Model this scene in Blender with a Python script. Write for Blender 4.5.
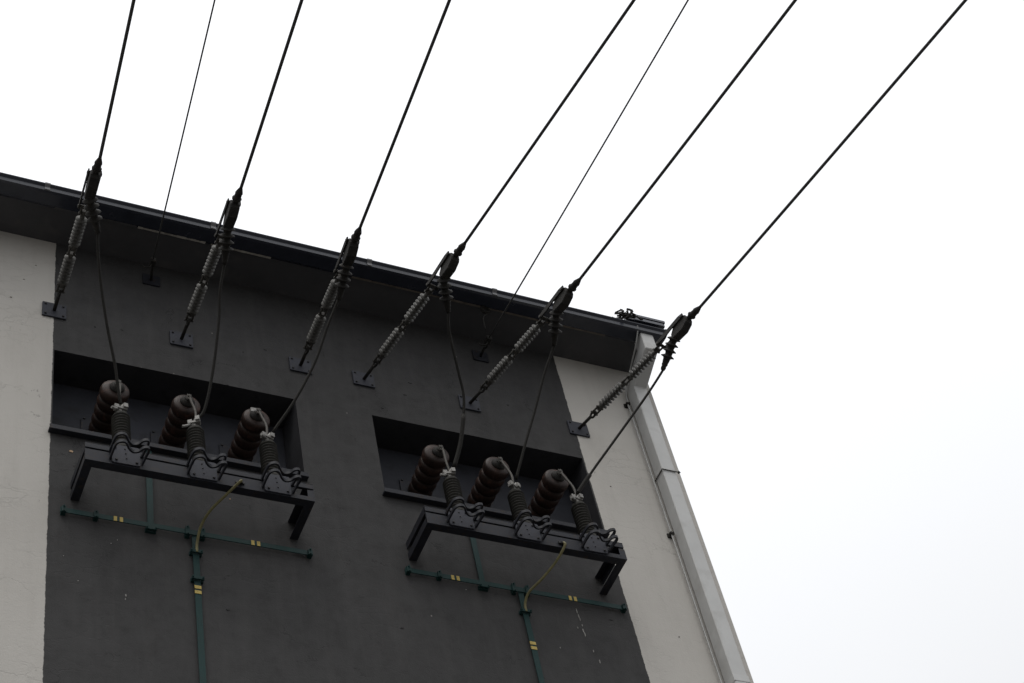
import bpy, bmesh, math, random
from mathutils import Vector, Matrix
random.seed(7)
for o in list(bpy.data.objects): bpy.data.objects.remove(o, do_unlink=True)
scene = bpy.context.scene
COL = scene.collection

# ------------------------------------------------------------------ camera
cam_data = bpy.data.cameras.new('camera')
cam_data.sensor_width = 36.0
cam_data.lens = 1918.0 / 1024.0 * 36.0
cam_data.clip_start = 0.05
cam_data.clip_end = 3000
cam = bpy.data.objects.new('camera', cam_data); COL.objects.link(cam)
right = Vector((0.9104691, -0.3785064, -0.1666700))
up = -Vector((0.2064229, 0.7651052, -0.6099210))
back = -Vector((0.3583791, 0.5209098, 0.7747370))
M = Matrix((right, up, back)).transposed().to_4x4()
M.translation = Vector((0, -8.0, 1.6))
cam.matrix_world = M
scene.camera = cam

# ------------------------------------------------------------------ sky
SUN_EL, SUN_ROT = math.radians(68), math.radians(222)
world = bpy.data.worlds.new('World'); scene.world = world
world.use_nodes = True
nt = world.node_tree; nt.nodes.clear()
out = nt.nodes.new('ShaderNodeOutputWorld')
bg = nt.nodes.new('ShaderNodeBackground')
sky = nt.nodes.new('ShaderNodeTexSky'); sky.sky_type = 'NISHITA'; sky.sun_disc = False
sky.sun_elevation = SUN_EL; sky.sun_rotation = SUN_ROT; sky.dust_density = 4.0; sky.air_density = 1.5
hsv = nt.nodes.new('ShaderNodeHueSaturation'); hsv.inputs['Saturation'].default_value = 0.15
nt.links.new(sky.outputs[0], hsv.inputs['Color'])
# overcast cloud layer: a little brighter overhead and toward the veiled sun, faint cloud mottling
tc = nt.nodes.new('ShaderNodeTexCoord')
sep = nt.nodes.new('ShaderNodeSeparateXYZ'); nt.links.new(tc.outputs['Generated'], sep.inputs[0])
mx = nt.nodes.new('ShaderNodeMath'); mx.operation = 'MAXIMUM'; mx.inputs[1].default_value = 0.0
nt.links.new(sep.outputs['Z'], mx.inputs[0])
ma = nt.nodes.new('ShaderNodeMath'); ma.operation = 'MULTIPLY_ADD'
ma.inputs[1].default_value = 8.5; ma.inputs[2].default_value = 5.85
nt.links.new(mx.outputs[0], ma.inputs[0])
cn = nt.nodes.new('ShaderNodeTexNoise'); cn.inputs['Scale'].default_value = 1.6; cn.inputs['Detail'].default_value = 3
nt.links.new(tc.outputs['Generated'], cn.inputs['Vector'])
cm = nt.nodes.new('ShaderNodeMapRange'); cm.inputs['To Min'].default_value = 0.90; cm.inputs['To Max'].default_value = 1.08
nt.links.new(cn.outputs['Fac'], cm.inputs['Value'])
mul = nt.nodes.new('ShaderNodeMath'); mul.operation = 'MULTIPLY'
nt.links.new(ma.outputs[0], mul.inputs[0]); nt.links.new(cm.outputs[0], mul.inputs[1])
dt = nt.nodes.new('ShaderNodeVectorMath'); dt.operation = 'DOT_PRODUCT'
dt.inputs[1].default_value = (math.sin(SUN_ROT)*math.cos(SUN_EL), math.cos(SUN_ROT)*math.cos(SUN_EL), math.sin(SUN_EL))
nt.links.new(tc.outputs['Generated'], dt.inputs[0])
gl = nt.nodes.new('ShaderNodeMapRange'); gl.inputs['To Min'].default_value = 0.85; gl.inputs['To Max'].default_value = 1.10
nt.links.new(dt.outputs['Value'], gl.inputs['Value'])
mul2 = nt.nodes.new('ShaderNodeMath'); mul2.operation = 'MULTIPLY'
nt.links.new(mul.outputs[0], mul2.inputs[0]); nt.links.new(gl.outputs[0], mul2.inputs[1])
comb = nt.nodes.new('ShaderNodeVectorMath'); comb.operation = 'SCALE'
comb.inputs[0].default_value = (0.968, 0.982, 1.008)
nt.links.new(mul2.outputs[0], comb.inputs['Scale'])
mix = nt.nodes.new('ShaderNodeMix'); mix.data_type = 'RGBA'; mix.inputs['Factor'].default_value = 0.93
nt.links.new(hsv.outputs[0], mix.inputs['A']); nt.links.new(comb.outputs[0], mix.inputs['B'])
nt.links.new(mix.outputs['Result'], bg.inputs['Color'])
bg.inputs['Strength'].default_value = 0.1
nt.links.new(bg.outputs[0], out.inputs['Surface'])

# ------------------------------------------------------------------ sun (veiled by the overcast, high in front of the wall)
sl = bpy.data.lights.new('sun', 'SUN'); sl.energy = 1.5; sl.angle = math.radians(40); sl.color = (1.0, 0.97, 0.92)
so = bpy.data.objects.new('sun', sl); COL.objects.link(so)
sd = Vector((math.sin(SUN_ROT) * math.cos(SUN_EL), math.cos(SUN_ROT) * math.cos(SUN_EL), math.sin(SUN_EL)))
so.rotation_euler = sd.to_track_quat('Z', 'Y').to_euler()
so.location = (0, 0, 40)
scene.view_settings.view_transform = 'Standard'
scene.view_settings.look = 'None'
scene.view_settings.exposure = 0.0
scene.view_settings.gamma = 1.0
scene.view_settings.use_curve_mapping = False

# ================================================================== helpers
class MB:
    def __init__(s): s.v = []; s.f = []; s.sm = []
    def box(s, lo, hi, m=None):
        x0, y0, z0 = lo; x1, y1, z1 = hi
        p = [(x0,y0,z0),(x1,y0,z0),(x1,y1,z0),(x0,y1,z0),(x0,y0,z1),(x1,y0,z1),(x1,y1,z1),(x0,y1,z1)]
        b = len(s.v); s.v += [tuple(m @ Vector(q)) if m else q for q in p]
        for f in ((0,3,2,1),(4,5,6,7),(0,1,5,4),(1,2,6,5),(2,3,7,6),(3,0,4,7)): s.f.append(tuple(b+i for i in f)); s.sm.append(False)
        return s
    def prism(s, poly, axis, a, b2, smooth=False):
        # polygon in the two other axes (cyclic order), extruded along axis from a to b2
        n = len(poly); b = len(s.v)
        def pt(p, t):
            if axis == 'x': return (t, p[0], p[1])
            if axis == 'y': return (p[0], t, p[1])
            return (p[0], p[1], t)
        s.v += [pt(p, a) for p in poly] + [pt(p, b2) for p in poly]
        for i in range(n):
            j = (i+1) % n; s.f.append((b+i, b+j, b+n+j, b+n+i)); s.sm.append(smooth)
        s.f.append(tuple(b+i for i in range(n))[::-1]); s.sm.append(False)
        s.f.append(tuple(b+n+i for i in range(n))); s.sm.append(False)
        return s
    def tube(s, path, r, n=8, flat=None, cap=True):
        # sweep a round (or flat: (width, thickness, reference axis)) section along a path
        P = [Vector(p) for p in path]; k = len(P)
        R = r if isinstance(r, (list, tuple)) else [r]*k
        T = []
        for i in range(k):
            a = P[max(i-1,0)]; c = P[min(i+1,k-1)]; T.append((c-a).normalized())
        ref = Vector(flat[2]) if flat else (Vector((0,0,1)) if abs(T[0].z) < 0.9 else Vector((1,0,0)))
        b = len(s.v); u = None
        for i in range(k):
            if flat: w = T[i].cross(ref).normalized(); uu = ref
            else:
                u = ref if u is None else u
                u = (u - T[i]*u.dot(T[i])).normalized(); w = T[i].cross(u); uu = u
            if flat:
                hw, ht = flat[0]/2, flat[1]/2
                for (sa, sb) in ((1,1),(1,-1),(-1,-1),(-1,1)): s.v.append(tuple(P[i] + uu*hw*sa + w*ht*sb))
            else:
                for q in range(n):
                    an = 2*math.pi*q/n; s.v.append(tuple(P[i] + (uu*math.cos(an) + w*math.sin(an))*R[i]))
        m = 4 if flat else n
        for i in range(k-1):
            for q in range(m):
                q2 = (q+1) % m
                s.f.append((b+i*m+q, b+i*m+q2, b+(i+1)*m+q2, b+(i+1)*m+q)); s.sm.append(not flat)
        if cap:
            s.f.append(tuple(b+q for q in range(m))[::-1]); s.sm.append(False)
            s.f.append(tuple(b+(k-1)*m+q for q in range(m))); s.sm.append(False)
        return s
    def lathe(s, prof, n=16, m=None, smooth=True):
        # profile (r, t) turned round local Z; m places it
        b = len(s.v); k = len(prof)
        for (r, t) in prof:
            for q in range(n):
                an = 2*math.pi*q/n; v = Vector((r*math.cos(an), r*math.sin(an), t)); s.v.append(tuple(m @ v) if m else tuple(v))
        for i in range(k-1):
            for q in range(n):
                q2 = (q+1) % n; s.f.append((b+i*n+q, b+i*n+q2, b+(i+1)*n+q2, b+(i+1)*n+q)); s.sm.append(smooth)
        s.f.append(tuple(b+q for q in range(n))[::-1]); s.sm.append(False)
        s.f.append(tuple(b+(k-1)*n+q for q in range(n))); s.sm.append(False)
        return s
    def mesh(s, name, bevel=0):
        me = bpy.data.meshes.new(name); me.from_pydata(s.v, [], s.f)
        bm = bmesh.new(); bm.from_mesh(me); 
        bmesh.ops.recalc_face_normals(bm, faces=bm.faces)
        bm.to_mesh(me); bm.free()
        for p, q in zip(me.polygons, s.sm): p.use_smooth = q
        if bevel:
            bm = bmesh.new(); bm.from_mesh(me)
            ed = [e for e in bm.edges if len(e.link_faces) == 2 and e.calc_face_angle(0) > 0.6]
            bmesh.ops.bevel(bm, geom=ed, offset=bevel, segments=1, affect='EDGES', profile=0.5)
            bm.to_mesh(me); bm.free()
        me.update(); return me

def obj(name, me, mat, parent=None, loc=None, mloc=None):
    o = bpy.data.objects.new(name, me)
    if mat and not me.materials: me.materials.append(mat)
    COL.objects.link(o); o.parent = parent
    if loc is not None: o.location = loc
    if mloc is not None: o.matrix_local = mloc
    return o
def tag(o, label, cat, group=None):
    o['label'] = label; o['category'] = cat
    if group: o['group'] = group
    return o
def thing(name, loc, label, cat, group=None):
    o = bpy.data.objects.new(name, None); COL.objects.link(o); o.location = loc
    o.empty_display_size = 0.1
    return tag(o, label, cat, group)
def spline(pts, n=8):
    # Catmull-Rom through the points
    P = [Vector(p) for p in pts]; P = [P[0]*2-P[1]] + P + [P[-1]*2-P[-2]]; res = []
    for i in range(1, len(P)-2):
        p0, p1, p2, p3 = P[i-1:i+3]
        for k in range(n):
            t = k/n
            res.append(0.5*((2*p1) + (p2-p0)*t + (2*p0-5*p1+4*p2-p3)*t*t + (3*p1-p0-3*p2+p3)*t**3))
    res.append(P[-2]); return res
def rounded(w, h, r, cx=0, cz=0, n=4):
    pts = []
    for (sx, sz, a0) in ((1,1,0),(-1,1,90),(-1,-1,180),(1,-1,270)):
        for k in range(n+1):
            a = math.radians(a0 + 90*k/n)
            pts.append((cx + sx*(w/2-r) + r*math.cos(a), cz + sz*(h/2-r) + r*math.sin(a)))
    return pts

# ================================================================== materials
def nodes(name):
    m = bpy.data.materials.new(name); m.use_nodes = True
    t = m.node_tree; return m, t, t.nodes['Principled BSDF']
def simple(name, c1, c2, rough=0.6, metal=0.0, scale=14.0, bump=0.15, bscale=120.0, spec=0.5, dirt=None):
    m, t, b = nodes(name); N = t.nodes; L = t.links
    tc0 = N.new('ShaderNodeTexCoord'); oi = N.new('ShaderNodeObjectInfo')
    va = N.new('ShaderNodeVectorMath'); va.operation = 'MULTIPLY_ADD'; va.inputs[1].default_value = (37.0, 53.0, 71.0)
    L.new(oi.outputs['Random'], va.inputs[0]); L.new(tc0.outputs['Object'], va.inputs[2])
    class TC: outputs = {'Object': va.outputs[0]}
    tc = TC
    n = N.new('ShaderNodeTexNoise'); n.inputs['Scale'].default_value = scale; n.inputs['Detail'].default_value = 6; n.inputs['Roughness'].default_value = 0.65
    L.new(tc.outputs['Object'], n.inputs['Vector'])
    r = N.new('ShaderNodeValToRGB'); r.color_ramp.elements[0].position = 0.32; r.color_ramp.elements[1].position = 0.68
    r.color_ramp.elements[0].color = (*c1, 1); r.color_ramp.elements[1].color = (*c2, 1)
    L.new(n.outputs['Fac'], r.inputs[0]); colr = r.outputs[0]
    if dirt:
        d = N.new('ShaderNodeTexNoise'); d.inputs['Scale'].default_value = scale*2.3; d.inputs['Detail'].default_value = 8
        L.new(tc.outputs['Object'], d.inputs['Vector'])
        mr = N.new('ShaderNodeMapRange'); mr.inputs['From Min'].default_value = 0.56; mr.inputs['From Max'].default_value = 0.72; mr.inputs['To Max'].default_value = 0.8
        L.new(d.outputs['Fac'], mr.inputs['Value'])
        x = N.new('ShaderNodeMix'); x.data_type = 'RGBA'; x.inputs['B'].default_value = (*dirt, 1)
        L.new(mr.outputs[0], x.inputs['Factor']); L.new(colr, x.inputs['A']); colr = x.outputs['Result']
    L.new(colr, b.inputs['Base Color'])
    rr = N.new('ShaderNodeMapRange'); rr.inputs['To Min'].default_value = max(rough-0.12, 0.05); rr.inputs['To Max'].default_value = min(rough+0.12, 1)
    L.new(n.outputs['Fac'], rr.inputs['Value']); L.new(rr.outputs[0], b.inputs['Roughness'])
    b.inputs['Metallic'].default_value = metal; b.inputs['Specular IOR Level'].default_value = spec
    if bump:
        f = N.new('ShaderNodeTexNoise'); f.inputs['Scale'].default_value = bscale; f.inputs['Detail'].default_value = 4
        L.new(tc.outputs['Object'], f.inputs['Vector'])
        bp = N.new('ShaderNodeBump'); bp.inputs['Strength'].default_value = bump; bp.inputs['Distance'].default_value = 0.004
        L.new(f.outputs['Fac'], bp.inputs['Height']); L.new(bp.outputs[0], b.inputs['Normal'])
    return m

def facade_material():
    m, t, b = nodes('painted_plaster'); N = t.nodes; L = t.links
    tc = N.new('ShaderNodeTexCoord'); O = tc.outputs['Object']
    def noise(scale, detail=5, rough=0.6, vec=None):
        n = N.new('ShaderNodeTexNoise'); n.inputs['Scale'].default_value = scale; n.inputs['Detail'].default_value = detail; n.inputs['Roughness'].default_value = rough
        L.new(vec or O, n.inputs['Vector']); return n
    def mapping(sc):
        mp = N.new('ShaderNodeMapping'); mp.inputs['Scale'].default_value = sc; L.new(O, mp.inputs['Vector']); return mp.outputs[0]
    def rng(src, a, c, lo=0.0, hi=1.0):
        r = N.new('ShaderNodeMapRange'); r.inputs['From Min'].default_value = a; r.inputs['From Max'].default_value = c
        r.inputs['To Min'].default_value = lo; r.inputs['To Max'].default_value = hi; L.new(src, r.inputs['Value']); return r.outputs[0]
    def math_(op, a, c):
        n = N.new('ShaderNodeMath'); n.operation = op
        for i, q in enumerate((a, c)):
            if isinstance(q, (int, float)): n.inputs[i].default_value = q
            else: L.new(q, n.inputs[i])
        return n.outputs[0]
    def mixc(fac, a, c):
        x = N.new('ShaderNodeMix'); x.data_type = 'RGBA'
        if isinstance(fac, float): x.inputs['Factor'].default_value = fac
        else: L.new(fac, x.inputs['Factor'])
        for k, q in (('A', a), ('B', c)):
            if isinstance(q, tuple): x.inputs[k].default_value = (*q, 1)
            else: L.new(q, x.inputs[k])
        return x.outputs['Result']
    big = noise(0.9, 6); med = noise(7, 7, 0.7); streak = noise(1.0, 6, 0.65, mapping((9, 9, 0.8))); fine = noise(90, 4)
    # cracks: thin edges of a warped voronoi, broken up by noise
    wv = N.new('ShaderNodeVectorMath'); wv.operation = 'MULTIPLY_ADD'; wn = noise(3.0, 5, 0.7)
    L.new(wn.outputs['Color'], wv.inputs[0]); wv.inputs[1].default_value = (0.5, 0.5, 0.5); L.new(mapping((1, 1, 1)), wv.inputs[2])
    vo = N.new('ShaderNodeTexVoronoi'); vo.feature = 'DISTANCE_TO_EDGE'; vo.inputs['Scale'].default_value = 2.0; L.new(wv.outputs[0], vo.inputs['Vector'])
    crack = math_('MULTIPLY', rng(vo.outputs['Distance'], 0.004, 0.012, 1, 0), rng(noise(2.3, 4).outputs['Fac'], 0.53, 0.64))
    # beige: hairline sideways crazing in the render coat
    hz = N.new('ShaderNodeTexVoronoi'); hz.feature = 'DISTANCE_TO_EDGE'; hz.inputs['Scale'].default_value = 1.0
    wz = N.new('ShaderNodeVectorMath'); wz.operation = 'MULTIPLY_ADD'; L.new(noise(5, 6, 0.7).outputs['Color'], wz.inputs[0]); wz.inputs[1].default_value = (1.2, 1.2, 1.2); L.new(mapping((3, 3, 11)), wz.inputs[2])
    L.new(wz.outputs[0], hz.inputs['Vector'])
    craze = math_('MULTIPLY', rng(hz.outputs['Distance'], 0.01, 0.05, 1, 0), rng(noise(1.7, 4).outputs['Fac'], 0.48, 0.62))
    beige = mixc(rng(big.outputs['Fac'], 0.3, 0.7), (0.462, 0.441, 0.408), (0.50, 0.48, 0.445))
    beige = mixc(rng(streak.outputs['Fac'], 0.5, 0.8, 0, 0.45), beige, (0.385, 0.366, 0.336))
    beige = mixc(rng(med.outputs['Fac'], 0.55, 0.8, 0, 0.3), beige, (0.515, 0.495, 0.46))
    beige = mixc(math_('MULTIPLY', craze, 0.17), beige, (0.2, 0.19, 0.175))
    beige = mixc(math_('MULTIPLY', crack, 0.22), beige, (0.16, 0.15, 0.135))
    spot = N.new('ShaderNodeTexVoronoi'); spot.inputs['Scale'].default_value = 4.0; L.new(wv.outputs[0], spot.inputs['Vector'])
    speck = math_('MULTIPLY', rng(spot.outputs['Distance'], 0.03, 0.07, 1, 0), rng(noise(1.1, 2).outputs['Fac'], 0.5, 0.54))
    beige = mixc(math_('MULTIPLY', speck, 0.5), beige, (0.14, 0.13, 0.12))
    dark = mixc(rng(big.outputs['Fac'], 0.3, 0.7), (0.039, 0.0382, 0.0384), (0.047, 0.0462, 0.0464))
    dark = mixc(rng(med.outputs['Fac'], 0.5, 0.75, 0, 0.6), dark, (0.034, 0.033, 0.033))
    dark = mixc(rng(streak.outputs['Fac'], 0.48, 0.75, 0, 0.75), dark, (0.055, 0.0535, 0.053))
    dark = mixc(math_('MULTIPLY', crack, 0.7), dark, (0.018, 0.018, 0.018))
    dark = mixc(math_('MULTIPLY', speck, 0.8), dark, (0.024, 0.023, 0.023))
    chip = N.new('ShaderNodeTexVoronoi'); chip.inputs['Scale'].default_value = 5.0; L.new(mapping((1.5, 1, 0.9)), chip.inputs['Vector'])
    chipm = math_('MULTIPLY', rng(math_('ADD', chip.outputs['Distance'], math_('MULTIPLY', noise(60).outputs['Fac'], 0.05)), 0.055, 0.065, 1, 0), rng(noise(1.3, 2).outputs['Fac'], 0.52, 0.55))
    dark = mixc(math_('MULTIPLY', chipm, 0.55), dark, (0.3, 0.28, 0.26))
    sp = N.new('ShaderNodeSeparateXYZ'); L.new(O, sp.inputs[0])
    jit = math_('MULTIPLY', math_('SUBTRACT', noise(11, 6, 0.75).outputs['Fac'], 0.5), 0.026)
    xj = math_('ADD', sp.outputs['X'], jit)
    band = math_('MULTIPLY', rng(xj, 1.836, 1.840), rng(xj, 5.852, 5.856, 1, 0))
    L.new(mixc(band, beige, dark), b.inputs['Base Color'])
    L.new(rng(med.outputs['Fac'], 0.3, 0.7, 0.78, 0.95), b.inputs['Roughness'])
    b.inputs['Specular IOR Level'].default_value = 0.3
    h = math_('ADD', math_('MULTIPLY', fine.outputs['Fac'], 0.35), math_('MULTIPLY', med.outputs['Fac'], 1.0))
    h = math_('SUBTRACT', h, math_('MULTIPLY', math_('ADD', crack, math_('MULTIPLY', craze, 0.4)), 0.6))
    bp = N.new('ShaderNodeBump'); bp.inputs['Strength'].default_value = 0.3; bp.inputs['Distance'].default_value = 0.012
    L.new(h, bp.inputs['Height']); L.new(bp.outputs[0], b.inputs['Normal'])
    return m

MAT = {}
MAT['facade'] = facade_material()
MAT['niche'] = simple('niche_paint', (0.026, 0.026, 0.029), (0.038, 0.038, 0.042), 0.85, scale=4, spec=0.2, dirt=(0.020, 0.020, 0.021))
MAT['niche_plate'] = simple('niche_sheet', (0.026, 0.0275, 0.034), (0.040, 0.042, 0.051), 0.7, scale=3, bump=0.08, spec=0.2, dirt=(0.020, 0.020, 0.022))
MAT['soffit'] = simple('soffit_board', (0.055, 0.055, 0.058), (0.072, 0.071, 0.074), 0.75, scale=3, bscale=40, spec=0.3, dirt=(0.085, 0.082, 0.08))
MAT['gutter'] = simple('gutter_coating', (0.022, 0.025, 0.036), (0.032, 0.036, 0.050), 0.24, scale=5, bump=0.06, bscale=30)
MAT['bare_strip'] = simple('bare_strip', (0.30, 0.28, 0.25), (0.42, 0.40, 0.36), 0.8, scale=9, dirt=(0.12, 0.11, 0.10))
MAT['brown_strip'] = simple('weathered_strip', (0.09, 0.075, 0.06), (0.17, 0.145, 0.12), 0.85, scale=9, dirt=(0.04, 0.035, 0.03))
MAT['clip'] = simple('clip_zinc', (0.14, 0.14, 0.145), (0.22, 0.22, 0.225), 0.5, 0.4, scale=30)
MAT['pipe'] = simple('downpipe_coating', (0.44, 0.44, 0.43), (0.52, 0.52, 0.51), 0.5, scale=2.2, bump=0.05, bscale=20, dirt=(0.38, 0.375, 0.36))
MAT['steel'] = simple('painted_steel', (0.0128, 0.0135, 0.0180), (0.0210, 0.0225, 0.0300), 0.6, scale=12, bump=0.1, spec=0.25, dirt=(0.034, 0.024, 0.018))
MAT['plate'] = simple('plate_paint', (0.0288, 0.0304, 0.0400), (0.0400, 0.0416, 0.0536), 0.6, scale=16, bump=0.08, spec=0.25, dirt=(0.036, 0.035, 0.04))
MAT['wallplate'] = simple('anchor_plate_paint', (0.0270, 0.0292, 0.0390), (0.0360, 0.0382, 0.0495), 0.6, scale=16, bump=0.08, spec=0.25, dirt=(0.034, 0.032, 0.034))
MAT['bolt'] = simple('bolt_black', (0.012, 0.012, 0.013), (0.022, 0.021, 0.021), 0.6, 0.3, scale=50)
MAT['porcelain'] = simple('brown_porcelain', (0.016, 0.010, 0.008), (0.040, 0.022, 0.017), 0.5, scale=9, bump=0.08, bscale=40, spec=0.22, dirt=(0.080, 0.038, 0.027))
MAT['rubber'] = simple('arrester_rubber', (0.0140, 0.0133, 0.0112), (0.0224, 0.0210, 0.0168), 0.75, scale=20, spec=0.25, dirt=(0.045, 0.040, 0.033))
MAT['silicone'] = simple('grey_silicone', (0.050, 0.048, 0.044), (0.088, 0.085, 0.078), 0.65, scale=25, bump=0.08, spec=0.3, dirt=(0.040, 0.037, 0.032))
MAT['fitting'] = simple('old_galvanized_fitting', (0.040, 0.038, 0.034), (0.080, 0.076, 0.069), 0.7, 0.2, scale=28, spec=0.3, dirt=(0.042, 0.030, 0.021))
MAT['clamp'] = simple('dark_clamp_casting', (0.014, 0.0135, 0.013), (0.028, 0.026, 0.023), 0.75, 0.1, scale=25, spec=0.25, dirt=(0.036, 0.026, 0.019))
MAT['alu'] = simple('aluminium_clamp', (0.1445, 0.1403, 0.1318), (0.3060, 0.2975, 0.2805), 0.6, 0.3, scale=40, dirt=(0.11, 0.10, 0.088))
MAT['wire'] = simple('covered_wire', (0.018, 0.018, 0.017), (0.03, 0.029, 0.027), 0.6, scale=40, bump=0.1, bscale=300)
MAT['jumper'] = simple('weathered_jumper', (0.0102, 0.0098, 0.0085), (0.0213, 0.0195, 0.0170), 0.75, scale=30, bump=0.1, bscale=250, spec=0.2)
MAT['lead'] = simple('lead_conductor', (0.0385, 0.0357, 0.0315), (0.0840, 0.0770, 0.0679), 0.65, 0.2, scale=40, spec=0.3)
MAT['green'] = simple('green_strip_paint', (0.0062, 0.0265, 0.0257), (0.0109, 0.0390, 0.0374), 0.6, scale=11, bump=0.06, spec=0.2, dirt=(0.014, 0.026, 0.026))
MAT['yellow'] = simple('yellow_tape', (0.3570, 0.2550, 0.0510), (0.4930, 0.3655, 0.0850), 0.6, scale=50, dirt=(0.2, 0.15, 0.05))
MAT['ycable'] = simple('green_yellow_cable', (0.1190, 0.1062, 0.0467), (0.1955, 0.1700, 0.0765), 0.55, scale=22, spec=0.3, dirt=(0.09, 0.11, 0.05))
MAT['rod'] = simple('conductor_rod', (0.30, 0.30, 0.29), (0.40, 0.40, 0.39), 0.55, 0.3, scale=20)
MAT['white'] = simple('dried_white_paint', (0.14, 0.137, 0.13), (0.34, 0.33, 0.31), 0.85, scale=60)
MAT['ochre'] = simple('ochre_chip', (0.33, 0.22, 0.13), (0.42, 0.29, 0.18), 0.8, scale=40)
MAT['bare_spot_dark'] = simple('stain_brown', (0.16, 0.15, 0.13), (0.26, 0.245, 0.215), 0.9, scale=40)
MAT['roof'] = simple('roof_sheet', (0.05, 0.05, 0.055), (0.07, 0.07, 0.075), 0.5, scale=3)
MAT['ground'] = simple('yard_asphalt', (0.07, 0.068, 0.065), (0.105, 0.102, 0.098), 0.9, scale=0.6, bump=0.4, bscale=60)

# ================================================================== the setting
g = MB(); R_ = 900
g.v = [(-R_, -R_, 0), (R_, -R_, 0), (R_, R_, 0), (-R_, R_, 0)]; g.f = [(0, 1, 2, 3)]; g.sm = [False]
gr = obj('ground', g.mesh('ground'), MAT['ground']); gr['kind'] = 'structure'

# ---- building ----------------------------------------------------
XL, XR, YB = -9.0, 6.695, 9.0
ZB, ZT, ZS = 11.33, 12.17, 13.43
NICHES = [(1.848, 3.568), (4.150, 5.842)]
ND = 0.28
bld = thing('building', (0, 0, 0), 'beige rendered building with a wide dark grey painted band and black eaves', 'building')
w = MB()
xs = [XL, NICHES[0][0], NICHES[0][1], NICHES[1][0], NICHES[1][1], XR]; zs = [0, ZB, ZT, ZS+0.25]
def quad(mb, a, b, c, d): n = len(mb.v); mb.v += [a, b, c, d]; mb.f.append((n, n+1, n+2, n+3)); mb.sm.append(False)
for i in range(5):
    for j in range(3):
        if j == 1 and i in (1, 3): continue
        quad(w, (xs[i],0,zs[j]), (xs[i+1],0,zs[j]), (xs[i+1],0,zs[j+1]), (xs[i],0,zs[j+1]))
zt = zs[-1]
quad(w, (XR,0,0), (XR,YB,0), (XR,YB,zt), (XR,0,zt)); quad(w, (XL,YB,0), (XL,0,0), (XL,0,zt), (XL,YB,zt)); quad(w, (XR,YB,0), (XL,YB,0), (XL,YB,zt), (XR,YB,zt))
quad(w, (XL,0,zt), (XR,0,zt), (XR,YB,zt), (XL,YB,zt))
wm = bpy.data.meshes.new('wall'); wm.from_pydata(w.v, [], w.f)
bm = bmesh.new(); bm.from_mesh(wm); bmesh.ops.remove_doubles(bm, verts=bm.verts, dist=1e-4); bm.to_mesh(wm); bm.free()
obj('wall', wm, MAT['facade'], bld)
for (x0, x1) in NICHES:
    n = MB(); d = ND
    quad(n, (x0,0,ZT), (x0,d,ZT), (x1,d,ZT), (x1,0,ZT)); quad(n, (x0,0,ZB), (x1,0,ZB), (x1,d,ZB), (x0,d,ZB))
    quad(n, (x0,0,ZB), (x0,d,ZB), (x0,d,ZT), (x0,0,ZT)); quad(n, (x1,0,ZT), (x1,d,ZT), (x1,d,ZB), (x1,0,ZB))
    quad(n, (x0,d,ZB), (x1,d,ZB), (x1,d,ZT), (x0,d,ZT))
    nm = bpy.data.meshes.new('niche_lining'); nm.from_pydata(n.v, [], n.f)
    no = obj('niche_lining', nm, MAT['niche'], bld)
    obj('back_sheet', MB().box((x0+0.012, d-0.012, ZB+0.02), (x1-0.012, d-0.002, ZT-0.02)).mesh('back_sheet', 0.002), MAT['niche_plate'], no)
    # steel rail along the foot of the niche
    r = MB().box((x0-0.025, -0.045, ZB-0.035), (x1+0.012, 0.02, ZB-0.028+0.012)).box((x0-0.024, -0.044, ZB-0.023), (x1+0.011, -0.036, ZB+0.008))
    obj('sill_rail', r.mesh('sill_rail', 0.002), MAT['steel'], bld)
# eaves
eav = obj('soffit', MB().box((XL, -0.30, ZS), (6.60, 0.004, ZS+0.03)).box((XL, -0.298, ZS+0.03), (6.598, -0.27, ZS+0.10)).mesh('soffit'), MAT['soffit'], bld)
def strip(x0, x1, mat, seed):
    rr = random.Random(seed); s = MB(); n = 14
    for k in range(n):
        a = x0+(x1-x0)*k/n; c = x0+(x1-x0)*(k+1)/n
        q = rr.uniform(-0.002, 0.002)
        s.box((a, -0.318+q, ZS-0.016+q), (c, -0.301, ZS-0.001))
    obj('drip_strip', s.mesh('drip_strip'), mat, eav)
strip(2.36, 2.868, MAT['bare_strip'], 1); strip(2.912, 3.375, MAT['bare_strip'], 2)
strip(4.02, 6.18, MAT['brown_strip'], 3)
strip(1.75, 2.35, MAT['soffit'], 4)
prof = [(-0.302, 13.50), (-0.302, 13.422), (-0.325, 13.410), (-0.425, 13.402), (-0.447, 13.406), (-0.451, 13.438),
        (-0.469, 13.452), (-0.471, 13.459), (-0.465, 13.464), (-0.457, 13.461), (-0.446, 13.452), (-0.440, 13.425), (-0.32, 13.43), (-0.31, 13.50)]
gut = obj('gutter', MB().prism(prof, 'x', XL, 6.665).mesh('gutter'), MAT['gutter'], bld)
obj('end_cap', MB().prism([(-0.301, 13.503), (-0.301, 13.418), (-0.43, 13.398), (-0.4545, 13.404), (-0.456, 13.438), (-0.474, 13.452), (-0.472, 13.467), (-0.44, 13.475)], 'x', 6.6655, 6.672).mesh('end_cap'), MAT['gutter'], gut)
clipm = MB().prism([(-0.447, 13.404), (-0.457, 13.406), (-0.456, 13.436), (-0.474, 13.450), (-0.476, 13.461), (-0.466, 13.471), (-0.457, 13.467), (-0.465, 13.4645), (-0.4715, 13.4595), (-0.4695, 13.4515), (-0.4515, 13.4375)], 'x', -0.019, 0.019).mesh('gutter_clip')
for x in (-0.8, 0.43, 1.66, 2.885, 4.113, 5.153): obj('gutter_clip', clipm, MAT['clip'], gut, (x, 0, 0))
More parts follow.
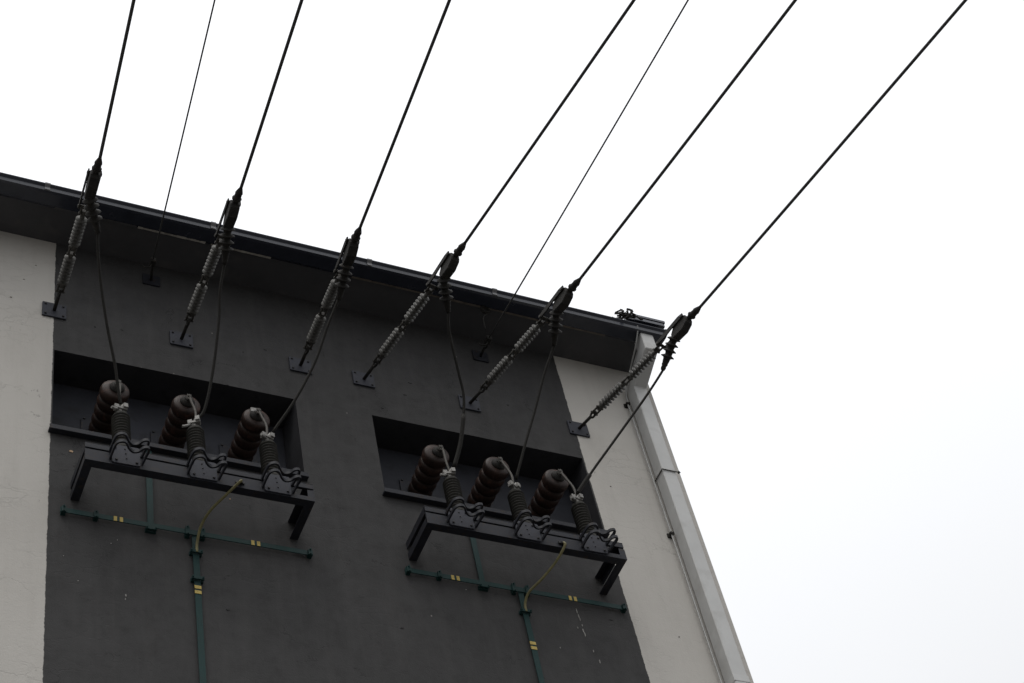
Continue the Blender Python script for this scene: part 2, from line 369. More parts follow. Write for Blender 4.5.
obj('roof', MB().prism([(-0.36, 13.515), (-0.36, 13.555), (9.2, 14.60), (9.2, 14.56), (4, 13.69), (0.0, 13.69), (0.0, 13.565)], 'x', XL-0.2, 6.70).mesh('roof'), MAT['roof'], bld)
vf = MB().prism([(-0.43, 13.56), (-0.43, 13.60), (9.2, 14.66), (9.2, 14.61)], 'x', 6.36, 6.705)
vf.box((6.39, -0.44, 13.602), (6.712, -0.37, 13.628)).box((6.42, -0.448, 13.54), (6.68, -0.4305, 13.57))
obj('verge_flashing', vf.mesh('verge_flashing'), MAT['gutter'], bld)
# square downpipe with offset head
dp = MB()
PX0, PX1 = 6.440, 6.556
def loft(mb, secs):
    b = len(mb.v)
    for (yf, yb, z, dz) in secs: mb.v += [(PX0, yf, z), (PX1, yf, z), (PX1, yb, z+dz), (PX0, yb, z+dz)]
    for i in range(len(secs)-1):
        for q in range(4): mb.f.append((b+i*4+q, b+i*4+(q+1)%4, b+i*4+4+(q+1)%4, b+i*4+4+q)); mb.sm.append(False)
    n = len(secs)
    mb.f.append((b+3, b+2, b+1, b)); mb.f.append((b+n*4-4, b+n*4-3, b+n*4-2, b+n*4-1)); mb.sm += [False, False]
loft(dp, [(-0.128, -0.012, 0.15, 0), (-0.128, -0.012, 13.07, 0.10), (-0.425, -0.305, 13.205, 0.10), (-0.425, -0.305, 13.405, 0)])
dpo = obj('downpipe', dp.mesh('downpipe', 0.006), MAT['pipe'], bld)
for z in (9.93, 7.4, 4.4):
    obj('joint_sleeve', MB().box((PX0-0.003, -0.131, z), (PX1+0.003, -0.009, z+0.06)).mesh('joint_sleeve', 0.002), MAT['pipe'], dpo)
for z in (12.065, 9.2, 6.4, 3.4):
    s = MB().tube([(PX0-0.008, -0.134, z), (PX1+0.034, -0.134, z)], 0.0045, 6).tube([(PX0-0.006, -0.136, z), (PX0-0.006, 0.0, z)], 0.0045, 6)
    s.box((PX1+0.016, -0.142, z-0.008), (PX1+0.026, -0.124, z+0.008))
    obj('strap', s.mesh('strap'), MAT['fitting'], dpo)
# dried paint runs and chips on the dark band
def flakes(name, spots, mat):
    rr = random.Random(len(name)+len(spots))
    for (x, z, wd, ht) in spots:
        n = 7; pts = []; s = MB()
        for k in range(n):
            a = 2*math.pi*k/n + rr.uniform(-.2, .2); q = rr.uniform(.6, 1.15)
            pts.append((x + math.cos(a)*wd/2*q, z + math.sin(a)*ht/2*q))
        s.prism(pts, 'y', -0.003, 0.002)
        obj(name, s.mesh(name), mat, bld)
flakes('paint_run', [(5.432, 10.475, .008, .06), (5.437, 10.43, .011, .05), (5.440, 10.40, .007, .04), (5.445, 10.345, .008, .025), (5.442, 10.30, .009, .05), (5.447, 10.265, .01, .05),
                     (5.405, 10.315, .008, .02), (5.478, 10.12, .007, .03), (5.505, 10.03, .009, .035), (5.23, 10.10, .006, .02), (4.36, 10.86, .014, .012), (4.62, 10.50, .01, .008)], MAT['white'])
flakes('paint_chip', [(2.318, 9.93, .012, .028), (2.315, 9.90, .007, .02), (2.03, 9.99, .008, .01), (2.23, 10.36, .008, .012), (2.27, 10.4, .006, .01), (1.94, 10.18, .007, .01)], MAT['white'])
flakes('bare_spot', [(1.975, 11.15, .03, .022), (3.02, 10.97, .02, .01)], MAT['ochre'])

MAT['spot'] = simple('dark_spot', (0.016, 0.016, 0.016), (0.026, 0.025, 0.025), 0.9, scale=40)
flakes('dark_spot', [(2.127, 12.521, 0.017, 0.012), (2.319, 12.553, 0.021, 0.013), (3.379, 12.678, 0.026, 0.009), (3.208, 12.597, 0.012, 0.015), (3.072, 12.175, 0.018, 0.01), (4.511, 12.653, 0.035, 0.012), (4.45, 12.492, 0.031, 0.012), (4.241, 12.277, 0.027, 0.009), (4.104, 10.042, 0.027, 0.015), (2.953, 9.951, 0.024, 0.014), (5.686, 10.45, 0.027, 0.009), (5.313, 12.64, 0.029, 0.013)], MAT['spot'])
flakes('stain_spot', [(1.54, 12.66, .022, .016), (1.70, 13.10, .016, .012), (1.62, 12.90, .012, .01), (6.02, 11.9, .014, .012), (6.2, 10.4, .016, .012)], MAT['bare_spot_dark'])
# ---- lightning conductor -----------------------------------------
lc = thing('lightning_conductor', (6.402, -0.03, 0), 'thin grey lightning conductor rod running down beside the square downpipe', 'conductor')
path = spline([(6.40, -0.455, 13.47), (6.415, -0.44, 13.42), (6.41, -0.34, 13.30), (6.415, -0.2, 13.22), (6.42, -0.10, 13.16), (6.41, -0.045, 13.08), (6.402, -0.03, 12.95)], 6)
path = [p - Vector((6.402, -0.03, 0)) for p in path] + [Vector((0, 0, z)) for z in (11.5, 9, 6, 3, 0.05)]
obj('rod', MB().tube(path, 0.0065, 8).mesh('rod'), MAT['rod'], lc)
for z in (12.95, 11.45, 9.95, 8.4, 6.9, 5.4, 3.9, 2.4, 0.9):
    h = MB().box((-0.016, -0.014, z-0.010), (0.016, 0.010, z+0.010)).tube([(0, 0.012, z), (0, 0.029, z)], 0.006, 6).box((-0.022, 0.018, z-0.02), (0.022, 0.0285, z+0.02))
    obj('holder', h.mesh('holder'), MAT['clamp'], lc)

# ================================================================== platforms
BX = [(1.975, 3.462), (4.238, 5.708)]
PLAT = ['steel bracket frame under the left niche', 'steel bracket frame under the right niche']
PLATL = ['dark steel bracket frame standing off the wall under the niche near the left beige edge', 'dark steel bracket frame standing off the wall under the niche nearer the downpipe']
for i, (x0, x1) in enumerate(BX):
    p = thing('bracket_frame', ((x0+x1)/2, 0, 10.69), PLATL[i], 'frame', 'bracket frames below the niches')
    h = (x1-x0)/2
    # lower angle beam: upright face with a slot near its right end, and bottom flange
    f = MB()
    xa, xb = h-0.115, h-0.045
    f.box((-h, -0.35, 0.007), (xa-0.03, -0.343, 0.1)).box((xb+0.0, -0.35, 0.007), (h, -0.343, 0.1)).box((xa-0.03, -0.3495, 0.007), (xb, -0.3435, 0.038))
    f.prism([(xa-0.03, 0.038), (xa-0.012, 0.038), (xa, 0.0995), (xa-0.03, 0.0995)], 'y', -0.3495, -0.3435)
    obj('lower_beam', f.box((-h, -0.3502, 0.0), (h, -0.292, 0.007)).mesh('lower_beam'), MAT['steel'], p)
    obj('upper_beam', MB().box((-h, -0.35, 0.116), (h, -0.343, 0.158)).box((-h, -0.3502, 0.1585), (h, -0.295, 0.1645)).mesh('upper_beam', 0.0015), MAT['steel'], p)
    for sx in (-1, 1):
        xo = sx*h
        a0, a1 = (xo, xo+0.055) if sx < 0 else (xo-0.055, xo)
        t0, t1 = (xo, xo+0.006) if sx < 0 else (xo-0.006, xo)
        obj('arm', MB().box((a0, -0.2915, 0.0005), (a1, -0.001, 0.0075)).box((t0, -0.342, 0.0078), (t1, -0.001, 0.06)).mesh('arm'), MAT['steel'], p)
        obj('arm', MB().box((a0, -0.2945, 0.1585), (a1, -0.001, 0.1655)).box((t0, -0.342, 0.105), (t1, -0.001, 0.158)).mesh('arm'), MAT['steel'], p)
        obj('end_post', MB().box((a0 if sx < 0 else a1-0.03, -0.3425, 0.008), (a0+0.03 if sx < 0 else a1, -0.3365, 0.158)).mesh('end_post'), MAT['steel'], p)
    lugx = 2.962-(x0+x1)/2 if i == 0 else 5.222-(x0+x1)/2
    obj('earth_lug', MB().box((lugx-0.03, -0.362, 0.03), (lugx+0.03, -0.3505, 0.05)).box((lugx-0.014, -0.375, 0.022), (lugx+0.014, -0.358, 0.045)).mesh('earth_lug', 0.002), MAT['bolt'], p)

# ================================================================== arresters on the frames
AX = [2.220, 2.710, 3.200, 4.505, 4.990, 5.482]
AY, AZ = -0.30, 10.86
PDX = [0.008, 0.012, 0.012, -0.02, -0.016, -0.012]
ORD = ['first', 'second', 'third']
SIDE = ['left', 'right']
hp = [(-0.30, 0, 0)]
prof = [(0.03, 0.0), (0.058, 0.0), (0.058, 0.035)]
nr = 12
for k in range(nr):
    z = 0.04 + k*0.0262
    prof += [(0.047, z), (0.058, z+0.006), (0.060, z+0.010), (0.058, z+0.014), (0.047, z+0.020)]
prof += [(0.05, 0.357), (0.048, 0.368), (0.03, 0.376), (0.012, 0.378)]
housing = MB().lathe(prof, 20).mesh('housing')
# terminal clamp: stud, saddle and two jaws
tm = MB().tube([(0, 0, 0.372), (0, 0, 0.43)], 0.013, 10).tube([(-0.012, 0.0, 0.415), (0.022, -0.016, 0.475)], 0.012, 8)
tm.box((-0.040, -0.022, 0.426), (0.040, 0.018, 0.444)).box((0.012, -0.036, 0.434), (0.040, 0.010, 0.472)).box((-0.042, -0.016, 0.438), (-0.012, 0.014, 0.468))
tm.tube([(-0.02, -0.005, 0.43), (-0.056, -0.03, 0.392), (-0.074, -0.036, 0.390)], 0.010, 8)
terminal = tm.mesh('terminal_clamp', 0.0015)
nutm = MB().lathe([(0.011, 0), (0.011, 0.009)], 6, smooth=False).mesh('nut')
# strap hoop lying level in front of the plate, with two humps
hpts = spline([(-0.100, -0.02, 0), (-0.099, -0.10, 0), (-0.092, -0.150, 0), (-0.068, -0.172, 0), (-0.040, -0.168, 0), (-0.012, -0.130, 0), (0.022, -0.106, 0), (0.056, -0.118, 0), (0.078, -0.150, 0), (0.104, -0.156, 0), (0.113, -0.130, 0), (0.108, -0.08, 0), (0.104, -0.02, 0)], 4)
hoopm = MB().tube(hpts, 0, flat=(0.022, 0.012, (0, 0, 1))).mesh('hoop')
platem = MB().prism(rounded(0.178, 0.168, 0.014), 'y', -0.058, -0.050).mesh('mounting_plate')
boltm = MB().lathe([(0.0085, 0), (0.0085, 0.007), (0.006, 0.009)], 6, smooth=False).mesh('bolt')
RX = Matrix.Rotation(math.radians(90), 4, 'X')   # local Z -> -Y
for i, x in enumerate(AX):
    s = i // 3; k = i % 3
    t = thing('surge_arrester', (x, AY, AZ), 'black ribbed surge arrester with bracket plate, %s from the left on the %s bracket frame' % (ORD[k], SIDE[s]), 'surge arrester', 'surge arresters on the bracket frames')
    t.rotation_euler = (random.uniform(-0.012, 0.012), random.uniform(-0.018, 0.018), 0)
    obj('housing', housing, MAT['rubber'], t)
    c = obj('terminal_clamp', terminal, MAT['alu'], t)
    c.rotation_euler.z = (0.1, -0.5, 0.3, -0.2, 0.5, 0.15)[i]
    obj('nut', nutm, MAT['bolt'], c, (0.026, -0.013, 0.4715))
    dx = PDX[i]
    obj('base_foot', MB().box((-0.04, -0.045, -0.012), (0.04, 0.045, 0.0)).mesh('base_foot'), MAT['steel'], t)
    pl = obj('mounting_plate', platem, MAT['plate'], t, (dx, -0.002, -0.076))
    for (bx, bz) in ((-0.068, 0.052), (0.045, 0.058), (-0.006, 0.052), (-0.002, 0.012), (0.002, -0.035), (-0.062, -0.058), (0.066, -0.060)):
        obj('bolt', boltm, MAT['bolt'], pl, mloc=Matrix.Translation((bx, -0.0575, bz)) @ RX @ (Matrix.Scale(0.6, 4) if abs(bx) < 0.01 else Matrix.Identity(4)))
    for (hz, hy) in ((-0.125, -0.012), (-0.055, -0.012)):
        hoop = obj('hoop', hoopm, MAT['steel'], t, (dx, hy-0.02, hz))
        for (bx, by) in ((-0.055, -0.170), (0.096, -0.153)):
            obj('bolt', boltm, MAT['bolt'], hoop, mloc=Matrix.Translation((bx, by-0.004, 0)) @ RX @ Matrix.Scale(0.7, 4))

# ================================================================== bushings in the niches
UX = [2.238, 2.718, 3.205, 4.548, 5.008, 5.482]; UZ = 11.705
prof = [(0.06, 0.0), (0.078, 0.012), (0.078, 0.02)]
for k in range(5):
    t0 = 0.02 + k*0.080
    rmax = 0.090 + 0.0025*k; rmin = rmax - 0.024
    for q in range(10):
        a = math.pi*(q+0.5)/10
        if k == 4 and q == 9: break
        prof.append((rmin + (rmax-rmin)*math.sin(a)**0.75, t0 + 0.080*(1-math.cos(a))/2))
prof += [(0.070, 0.419), (0.055, 0.424)]
bushm = MB().lathe(prof, 28, RX).mesh('porcelain_body')
capm = MB().lathe([(0.050, 0.420), (0.052, 0.426), (0.048, 0.440), (0.032, 0.446), (0.030, 0.450)], 20, RX).mesh('end_cap')
studm = MB().lathe([(0.022, 0.448), (0.022, 0.460), (0.013, 0.462), (0.013, 0.482), (0.010, 0.484)], 6, RX, smooth=False).mesh('stud')
flm = MB().prism(rounded(0.27, 0.27, 0.02), 'y', -0.024, -0.0125).mesh('flange')
for i, x in enumerate(UX):
    s = i // 3; k = i % 3
    t = thing('bushing', (x, ND, UZ), 'brown porcelain wall bushing, %s from the left in the %s niche' % (ORD[k], SIDE[s]), 'bushing', 'porcelain bushings in the niches')
    fl = obj('flange', flm, MAT['steel'], t)
    for (bx, bz) in ((-0.115, 0.115), (0.115, 0.115), (-0.115, -0.115), (0.115, -0.115)):
        obj('bolt', boltm, MAT['bolt'], fl, mloc=Matrix.Translation((bx, -0.0235, bz)) @ RX)
    bo = obj('porcelain_body', bushm, MAT['porcelain'], t); bo.rotation_euler = (random.uniform(-0.02, 0.02), random.uniform(0, 6), random.uniform(-0.015, 0.015))
    cp = obj('end_cap', capm, MAT['clamp'], t)
    obj('stud', studm, MAT['fitting'], cp)
    if i in (2,): obj('cap_plate', MB().box((-0.045, -0.444, 0.020), (-0.002, -0.416, 0.064)).mesh('cap_plate', 0.003), MAT['alu'], cp)
    # curved lead from the stud to the arrester terminal
    e = Vector((AX[i], AY, AZ+0.432)) - Vector((x, ND, UZ))
    st = Vector((0.0, -0.472, 0.0))
    pts = spline([st + Vector((0, 0, 0.02)), st + Vector((0.004, -0.012, -0.05)), st.lerp(e, 0.45) + Vector((0.012*(1 if k else -1), -0.03, -0.06)), st.lerp(e, 0.8) + Vector((0.0, -0.015, -0.055)), e + Vector((-0.01, 0.005, 0.004))], 6)
    obj('lead', MB().tube(pts, 0.009, 8).mesh('lead'), MAT['lead'], t)
    obj('lug', MB().tube([st + Vector((0, 0.004, 0.028)), st + Vector((0, -0.004, -0.03))], 0, flat=(0.03, 0.008, (1, 0, 0))).mesh('lug'), MAT['lead'], t)

# ================================================================== insulator strings, wires and jumpers
STR = [([1.838, 0.0, 12.60], [1.791, -1.376, 12.48]), ([2.747, 0.0, 12.58], [2.751, -1.379, 12.53]), ([3.638, 0.0, 12.57], [3.593, -1.369, 12.407]),
       ([4.127, 0.0, 12.565], [4.408, -1.351, 12.573]), ([4.975, 0.0, 12.545], [5.300, -1.338, 12.488]), ([5.880, 0.0, 12.515], [6.320, -1.308, 12.553])]
WDIR = [(-0.099, -1, -0.100), (-0.064, -1, -0.100), (-0.054, -1, -0.100), (0.124, -1, -0.100), (0.137, -1, -0.100), (0.160, -1, -0.100)]
RYX = Matrix.Rotation(math.radians(90), 4, 'Y')     # local Z -> +X
plm = MB().prism(rounded(0.168, 0.152, 0.006), 'y', -0.014, -0.002).mesh('wall_plate')
eyem = MB().tube([(0.0, 0, 0), (0.15, 0, 0)], 0.013, 10)
eyem.tube([(0.15 + 0.028*(1-math.cos(a)), 0, 0.026*math.sin(a)) for a in [2*math.pi*q/14 for q in range(15)]], 0.009, 8)
eyem = eyem.mesh('eye_bolt')
def shackle(mb, x0, x1, w=0.020, r=0.008):
    mb.tube([(x0, w, 0), (x1, w, 0)], r, 8); mb.tube([(x0, -w, 0), (x1, -w, 0)], r, 8)
    mb.tube([(x0, -w-0.012, 0), (x0, w+0.012, 0)], r*1.1, 8); mb.tube([(x1, -w-0.012, 0), (x1, w+0.012, 0)], r*1.1, 8)
    return mb
lk1 = shackle(MB(), 0.19, 0.255).box((0.235, -0.012, -0.018), (0.285, 0.012, 0.018)).mesh('shackle')
lk2 = shackle(MB(), 0.535, 0.60, 0.018).box((0.515, -0.012, -0.016), (0.55, 0.012, 0.016)).box((0.585, -0.012, -0.016), (0.625, 0.012, 0.016)).mesh('link')
lk3 = shackle(MB(), 0.90, 0.965, 0.020).box((0.89, -0.012, -0.016), (0.93, 0.012, 0.016)).mesh('yoke')
ip = [(0.010, 0.0), (0.017, 0.003), (0.017, 0.022)]
for k in range(8):
    z = 0.026 + k*0.0305
    ip += [(0.015, z), (0.034, z+0.006), (0.040, z+0.010), (0.040, z+0.013), (0.034, z+0.016), (0.015, z+0.019)]
ip += [(0.017, 0.270), (0.017, 0.288), (0.010, 0.292)]
insm = MB().lathe(ip, 16, RYX).mesh('insulator')
cb = MB()                                            # wedge clamp body: tapering casting, closed nose
cb.prism([(1.085, -0.078), (1.082, -0.03), (1.12, 0.016), (1.17, 0.036), (1.245, 0.040), (1.262, 0.020), (1.262, -0.02), (1.25, -0.045), (1.19, -0.080)], 'y', -0.034, 0.034)
clampm = cb.mesh('wedge_clamp', 0.006)
nosem = MB().lathe([(0.020, 1.255), (0.022, 1.275), (0.032, 1.285), (0.034, 1.298), (0.026, 1.306), (0.024, 1.33), (0.027, 1.34), (0.024, 1.352), (0.012, 1.385)], 14, RYX).mesh('nose')
strapm = MB().prism([(0.945, -0.015), (0.945, 0.017), (1.04, 0.034), (1.20, 0.056), (1.248, 0.050), (1.248, 0.020), (1.10, 0.002), (1.04, -0.012)], 'y', -0.005, 0.005).mesh('side_strap', 0.002)
pinm = MB().tube([(0, -0.050, 0), (0, 0.050, 0)], 0.011, 8).mesh('pin')
SLAB = ['leftmost insulator string, its wall plate half on beige paint at the left edge', 'second insulator string from the left, anchored above the middle of the left niche',
        'third insulator string from the left, anchored near the left niche corner', 'fourth insulator string from the left, anchored between the two niches',
        'fifth insulator string from the left, anchored above the right niche', 'rightmost insulator string, crossing the beige wall toward the downpipe']
WLAB = ['leftmost thick overhead wire, running from the first insulator string', 'thick overhead wire from the second insulator string, right of the left thin wire', 'thick overhead wire from the third insulator string, at the middle of the sky',
        'thick overhead wire from the fourth insulator string, left of the right thin wire', 'thick overhead wire from the fifth insulator string, right of the right thin wire', 'rightmost thick overhead wire, running from the insulator string beside the downpipe']
JLAB = ['jumper cable hanging from the leftmost insulator string into the left niche', 'jumper cable hanging from the second insulator string to the middle left arrester', 'jumper cable curving from the third insulator string across the left niche corner',
        'jumper cable bowed from the fourth insulator string into the right niche', 'jumper cable hanging from the fifth insulator string to the middle right arrester', 'jumper cable crossing the beige wall from the rightmost string to the last arrester']
JUMP = [
[[1.801,-1.079,12.444],[1.9,-0.898,12.424],[1.935,-0.792,12.292],[1.99,-0.666,12.085],[2.064,-0.537,11.838],[2.148,-0.418,11.588],[2.196,-0.335,11.393],[2.216,-0.31,11.337]],
[[2.75,-1.084,12.484],[2.792,-0.869,12.402],[2.787,-0.741,12.222],[2.804,-0.631,12.031],[2.797,-0.467,11.686],[2.765,-0.351,11.416],[2.72,-0.31,11.327]],
[[3.603,-1.071,12.387],[3.626,-0.885,12.339],[3.561,-0.719,12.126],[3.492,-0.574,11.868],[3.373,-0.432,11.59],[3.234,-0.31,11.346]],
[[4.348,-1.063,12.517],[4.436,-0.924,12.512],[4.474,-0.771,12.317],[4.564,-0.621,12.07],[4.618,-0.521,11.869],[4.594,-0.4,11.566],[4.532,-0.31,11.323]],
[[5.23,-1.05,12.451],[5.299,-0.856,12.397],[5.235,-0.694,12.174],[5.165,-0.545,11.896],[5.088,-0.421,11.631],[5.016,-0.31,11.372]],
[[6.226,-1.029,12.502],[6.243,-0.884,12.449],[6.101,-0.721,12.22],[5.86,-0.544,11.881],[5.642,-0.407,11.576],[5.533,-0.34,11.416],[5.483,-0.31,11.34]]]
for i, (a, e) in enumerate(STR):
    A = Vector(a); E = Vector(e); dv = (E-A); ln = dv.length; d = dv.normalized()
    zax = Vector((0, 0, 1)); yax = zax.cross(d).normalized(); zx = d.cross(yax)
    rot = Matrix((d, yax, zx)).transposed().to_4x4() @ Matrix.Scale(ln/1.385, 4, (1, 0, 0))
    t = thing('insulator_string', A, SLAB[i], 'insulator', 'insulator strings holding the overhead wires')
    wp = obj('wall_plate', plm, MAT['wallplate'], t)
    for (bx, bz) in ((-0.062, 0.054), (0.062, 0.054), (-0.062, -0.054), (0.062, -0.054)):
        obj('bolt', boltm, MAT['bolt'], wp, mloc=Matrix.Translation((bx, -0.0135, bz)) @ RX)
    obj('eye_bolt', eyem, MAT['clamp'], t, mloc=rot)
    obj('shackle', lk1, MAT['fitting'], t, mloc=rot)
    roll = Matrix.Rotation(random.uniform(0, 1), 4, 'X')
    obj('insulator', insm, MAT['silicone'], t, mloc=rot @ Matrix.Translation((0.252, 0, 0)) @ roll)
    obj('link', lk2, MAT['fitting'], t, mloc=rot)
    obj('insulator', insm, MAT['silicone'], t, mloc=rot @ Matrix.Translation((0.600, 0, 0)) @ roll)
    obj('yoke', lk3, MAT['fitting'], t, mloc=rot)
    c = obj('wedge_clamp', clampm, MAT['clamp'], t, mloc=rot)
    obj('nose', nosem, MAT['clamp'], c)
    for sy in (-0.041, 0.041): obj('side_strap', strapm, MAT['clamp'], c, (0, sy, 0))
    obj('pin', pinm, MAT['fitting'], c, (0.957, 0, 0.002)); obj('pin', pinm, MAT['fitting'], c, (1.225, 0, 0.034))
    # overhead wire, sagging toward the far pole behind the viewer
    wd = Vector(WDIR[i]); pts = []
    for q in range(0, 41):
        s = q/40; y = s*s*38 if q else 0
        pts.append(Vector((E.x + wd.x*y, E.y - y, E.z + wd.z*y + 0.0022*y*y)) - E)
    wo = obj('overhead_wire', MB().tube(pts, 0.0115, 8).mesh('overhead_wire'), MAT['wire'], None, E)
    tag(wo, WLAB[i], 'wire', 'thick overhead wires')
    # jumper with ribbed sleeve at the clamp
    J = [Vector(p) for p in JUMP[i]]; base = J[0].copy()
    J = [p-base for p in spline(J, 8)]
    jt = thing('jumper_cable', base, JLAB[i], 'cable', 'jumper cables from the strings to the arresters')
    obj('cable', MB().tube(J, 0.010, 8).mesh('cable'), MAT['jumper'], jt)
    jq = next(p for p in J if (p-J[0]).length > 0.24); ax = (jq-J[0]).normalized(); q = ax.to_track_quat('Z', 'Y').to_matrix().to_4x4()
    sp = [(0.018, -0.03), (0.03, -0.01)]
    for k in range(4):
        z = k*0.046; sp += [(0.026, z), (0.050, z+0.013), (0.053, z+0.019), (0.030, z+0.026), (0.026, z+0.04)]
    sp += [(0.026, 0.19), (0.022, 0.205), (0.024, 0.215), (0.018, 0.23), (0.020, 0.242), (0.015, 0.262)]
    obj('ribbed_sleeve', MB().lathe(sp, 14, q).mesh('ribbed_sleeve'), MAT['clamp'], jt)
    if i in (3, 5):      # splice rods near the arrester end
        seg = J[-14:-1]
        obj('splice_sleeve', MB().tube(seg, 0.016, 8).mesh('splice_sleeve'), MAT['jumper'], jt)

# ---- thin guy wires and their wall hooks -------------------------
THIN = [([2.542, 0, 13.224], [2.493, -0.22, 13.172], (-0.106, -1, -0.10), 'left', 'crossing the pale eave strips'),
        ([5.172, 0, 13.187], [5.153, -0.22, 13.148], (0.030, -1, -0.10), 'right', 'between the fourth and fifth thick wires')]
for (a, e, wd, side, note) in THIN:
    A = Vector(a); E = Vector(e); wd = Vector(wd)
    t = thing('wire_hook', A, 'small dark wall hook under the eaves holding the %s thin wire' % side, 'hook', 'wall hooks of the thin wires')
    obj('wall_plate', MB().prism(rounded(0.13, 0.12, 0.006), 'y', -0.012, -0.002).mesh('wall_plate'), MAT['steel'], t)
    dl = E-A
    obj('hook_bolt', MB().tube([(0, 0, 0), dl*0.55], 0.011, 8).mesh('hook_bolt'), MAT['clamp'], t)
    u = dl.normalized(); ring = []
    sidev = u.cross(Vector((0, 0, 1))).normalized(); upv = sidev.cross(u)
    for q in range(15):
        an = 2*math.pi*q/14; ring.append(dl*0.55 + u*0.03*(1-math.cos(an)) + upv*0.03*math.sin(an))
    obj('ring', MB().tube(ring, 0.008, 8).mesh('ring'), MAT['clamp'], t)
    obj('thimble', MB().box((-0.02, -0.03, -0.022), (0.02, 0.03, 0.022), Matrix.Translation(dl*0.9)).mesh('thimble', 0.005), MAT['clamp'], t)
    tail = spline([dl*0.9, dl*0.9 + Vector((-0.02, 0.01, -0.05)), dl*0.8 + Vector((-0.06, 0.0, -0.06)), dl*0.72 + Vector((-0.075, 0, -0.02))], 5)
    obj('wire_tail', MB().tube(tail, 0.005, 6).mesh('wire_tail'), MAT['clamp'], t)
    pts = []
    for q in range(41):
        y = (q/40)**2*38; pts.append(Vector((wd.x*y, -y, wd.z*y + 0.0022*y*y)))
    wo = obj('guy_wire', MB().tube(pts, 0.0062, 6).mesh('guy_wire'), MAT['wire'], None, E)
    tag(wo, '%s thin overhead wire, %s' % (side, note), 'wire', 'thin overhead wires')
# small coil of old wire at the eave above the right hook
rc = random.Random(5); cp_ = [Vector((0.05*math.cos(a*1.9)*(0.6+0.4*rc.random()), 0.02*rc.random(), 0.055*math.sin(a*1.9)*(0.6+0.4*rc.random()))) for a in range(14)]
wc = obj('wire_coil', MB().tube(spline(cp_ + [Vector((-0.03, 0.02, -0.10)), Vector((-0.02, 0.05, -0.22))], 5), 0.0055, 6).mesh('wire_coil'), MAT['clamp'], None, (5.12, -0.33, 13.375))
tag(wc, 'small coil of old wire hanging under the gutter above the right wall hook', 'wire coil')
# tangle of wire and twigs on the gutter at the right end
rt = random.Random(11); tp = MB()
for k in range(40):
    c0 = Vector((rt.gauss(0, 0.04), rt.gauss(0, 0.02), rt.gauss(0.0, 0.018)))
    dd = Vector((rt.gauss(0, 1), rt.gauss(0, 0.5), rt.gauss(0, 0.45))).normalized()*rt.uniform(0.015, 0.038)
    tp.tube([c0-dd, c0 + Vector((0, 0, rt.uniform(-.015, .015))), c0+dd], rt.uniform(0.004, 0.010), 5)
tw = obj('debris_tangle', tp.mesh('debris_tangle'), MAT['clamp'], None, (6.315, -0.475, 13.512))
tag(tw, 'dark tangle of twigs and wire caught on the right end of the gutter', 'debris')

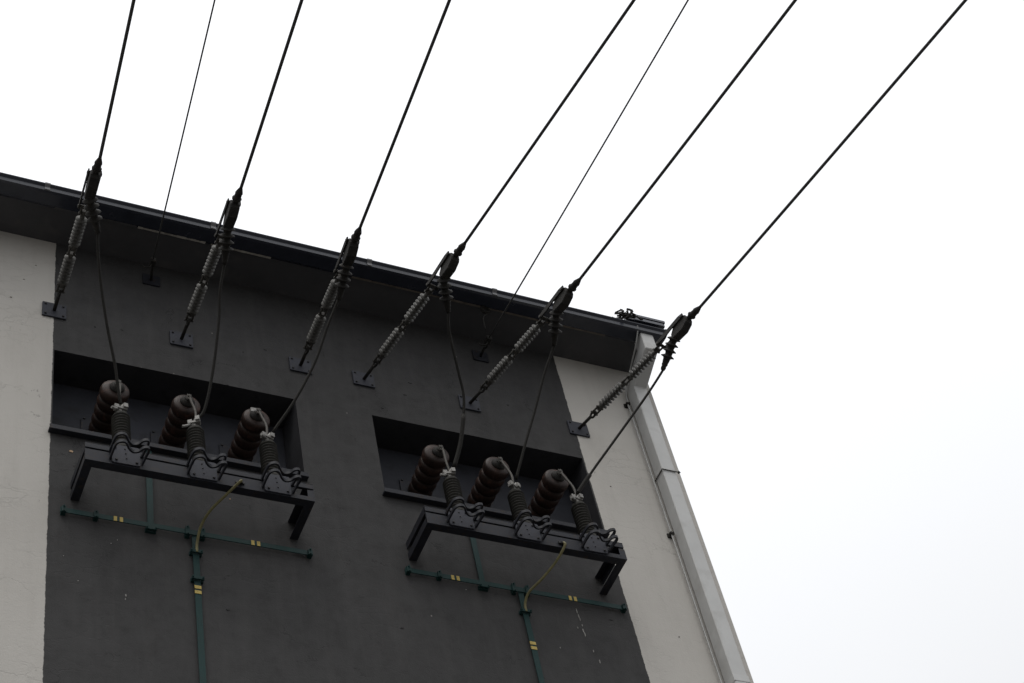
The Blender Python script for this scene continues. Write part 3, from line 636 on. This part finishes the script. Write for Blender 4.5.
# ================================================================== earthing strips
def earth(i, x0, x1, z, riser, drop, marks, rtop, boxes):
    t = thing('earthing_strip', (x0, 0, z), 'green earthing strip with yellow bands, running under the %s bracket frame and down the wall' % SIDE[i], 'earthing strip', 'green earthing strips on the dark wall')
    def L(p): return (p[0]-x0, p[1], p[2]-z)
    hb = obj('level_bar', MB().box((0, -0.028, -0.02), (x1-x0, -0.022, 0.02)).mesh('level_bar'), MAT['green'], t)
    obj('riser_bar', MB().box(L((riser-0.02, -0.0215, z-0.03)), L((riser+0.02, -0.0165, rtop))).mesh('riser_bar'), MAT['green'], t)
    db = obj('drop_bar', MB().box(L((drop-0.02, -0.0215, 0.1)), L((drop+0.02, -0.0165, z+0.03))).mesh('drop_bar'), MAT['green'], t)
    def clampb(px, pz, vertical, s=1.0):
        m = MB()
        if vertical: m.box((-0.034*s, -0.040, -0.012), (0.034*s, -0.0285, 0.012)).box((-0.034*s, -0.0162, -0.014), (0.034*s, 0.0, 0.014)).tube([(-0.028*s, -0.050, 0), (-0.028*s, -0.01, 0)], 0.006, 6).tube([(0.028*s, -0.050, 0), (0.028*s, -0.01, 0)], 0.006, 6)
        else: m.box((-0.014, -0.040, -0.032*s), (0.014, -0.0285, 0.032*s)).box((-0.014, -0.0215, -0.034*s), (0.014, 0.0, 0.034*s)).tube([(0, -0.050, 0.027*s), (0, -0.01, 0.027*s)], 0.006, 6).tube([(0, -0.050, -0.027*s), (0, -0.01, -0.027*s)], 0.006, 6)
        obj('clamp', m.mesh('clamp'), MAT['green'], t, L((px, 0, pz)))
    clampb(x0+0.02, z, False, 0.72); clampb(x1-0.02, z, False, 0.72); clampb(2.13 if i == 0 else x0+0.24, z, False, 0.8)
    clampb(riser, z-0.035, True); clampb(drop-0.05, z+0.0, False, 1.1); clampb(drop+0.05, z, False, 1.1)
    for bz in boxes: clampb(drop, bz, True, 1.15)
    bz = 8.6
    while bz > 0.5: clampb(drop, bz, True); bz -= 1.4
    for mx in marks[0]:
        for o in (-0.019, 0.019): obj('yellow_band', MB().box((-0.0105, -0.0305, -0.0205), (0.0105, -0.0282, 0.0205)).mesh('yellow_band'), MAT['yellow'], hb, L((mx+o, 0, z)))
    for mz in marks[1]:
        for o in (-0.021, 0.021): obj('yellow_band', MB().box((-0.0215, -0.0245, -0.0135), (0.0215, -0.0217, 0.0135)).mesh('yellow_band'), MAT['yellow'], db, L((drop, 0, mz+o)))
earth(0, 1.908, 3.545, 10.560, 2.478, 2.762, ([2.27, 3.16], [10.06]), 11.28, [10.385, 10.15])
earth(1, 4.188, 5.820, 10.565, 4.745, 5.018, ([4.543, 5.409], [10.055]), 11.28, [10.36])
YC = [[(2.962,-0.370,10.722),(2.950,-0.39,10.700),(2.885,-0.30,10.655),(2.812,-0.20,10.600),(2.775,-0.11,10.540),(2.765,-0.045,10.45),(2.764,-0.034,10.375)],
      [(5.222,-0.370,10.722),(5.226,-0.37,10.690),(5.180,-0.29,10.610),(5.105,-0.19,10.530),(5.035,-0.10,10.475),(5.018,-0.045,10.42),(5.018,-0.034,10.35)]]
YL = ['green and yellow earth cable curving down from the left bracket frame', 'green and yellow earth cable curving down from the right bracket frame']
for i, pts in enumerate(YC):
    b0 = Vector(pts[0])
    o = obj('earth_cable', MB().tube([p-b0 for p in spline(pts, 8)], 0.0095, 8).mesh('earth_cable'), MAT['ycable'], None, b0)
    tag(o, YL[i], 'cable', 'earth cables from the bracket frames')
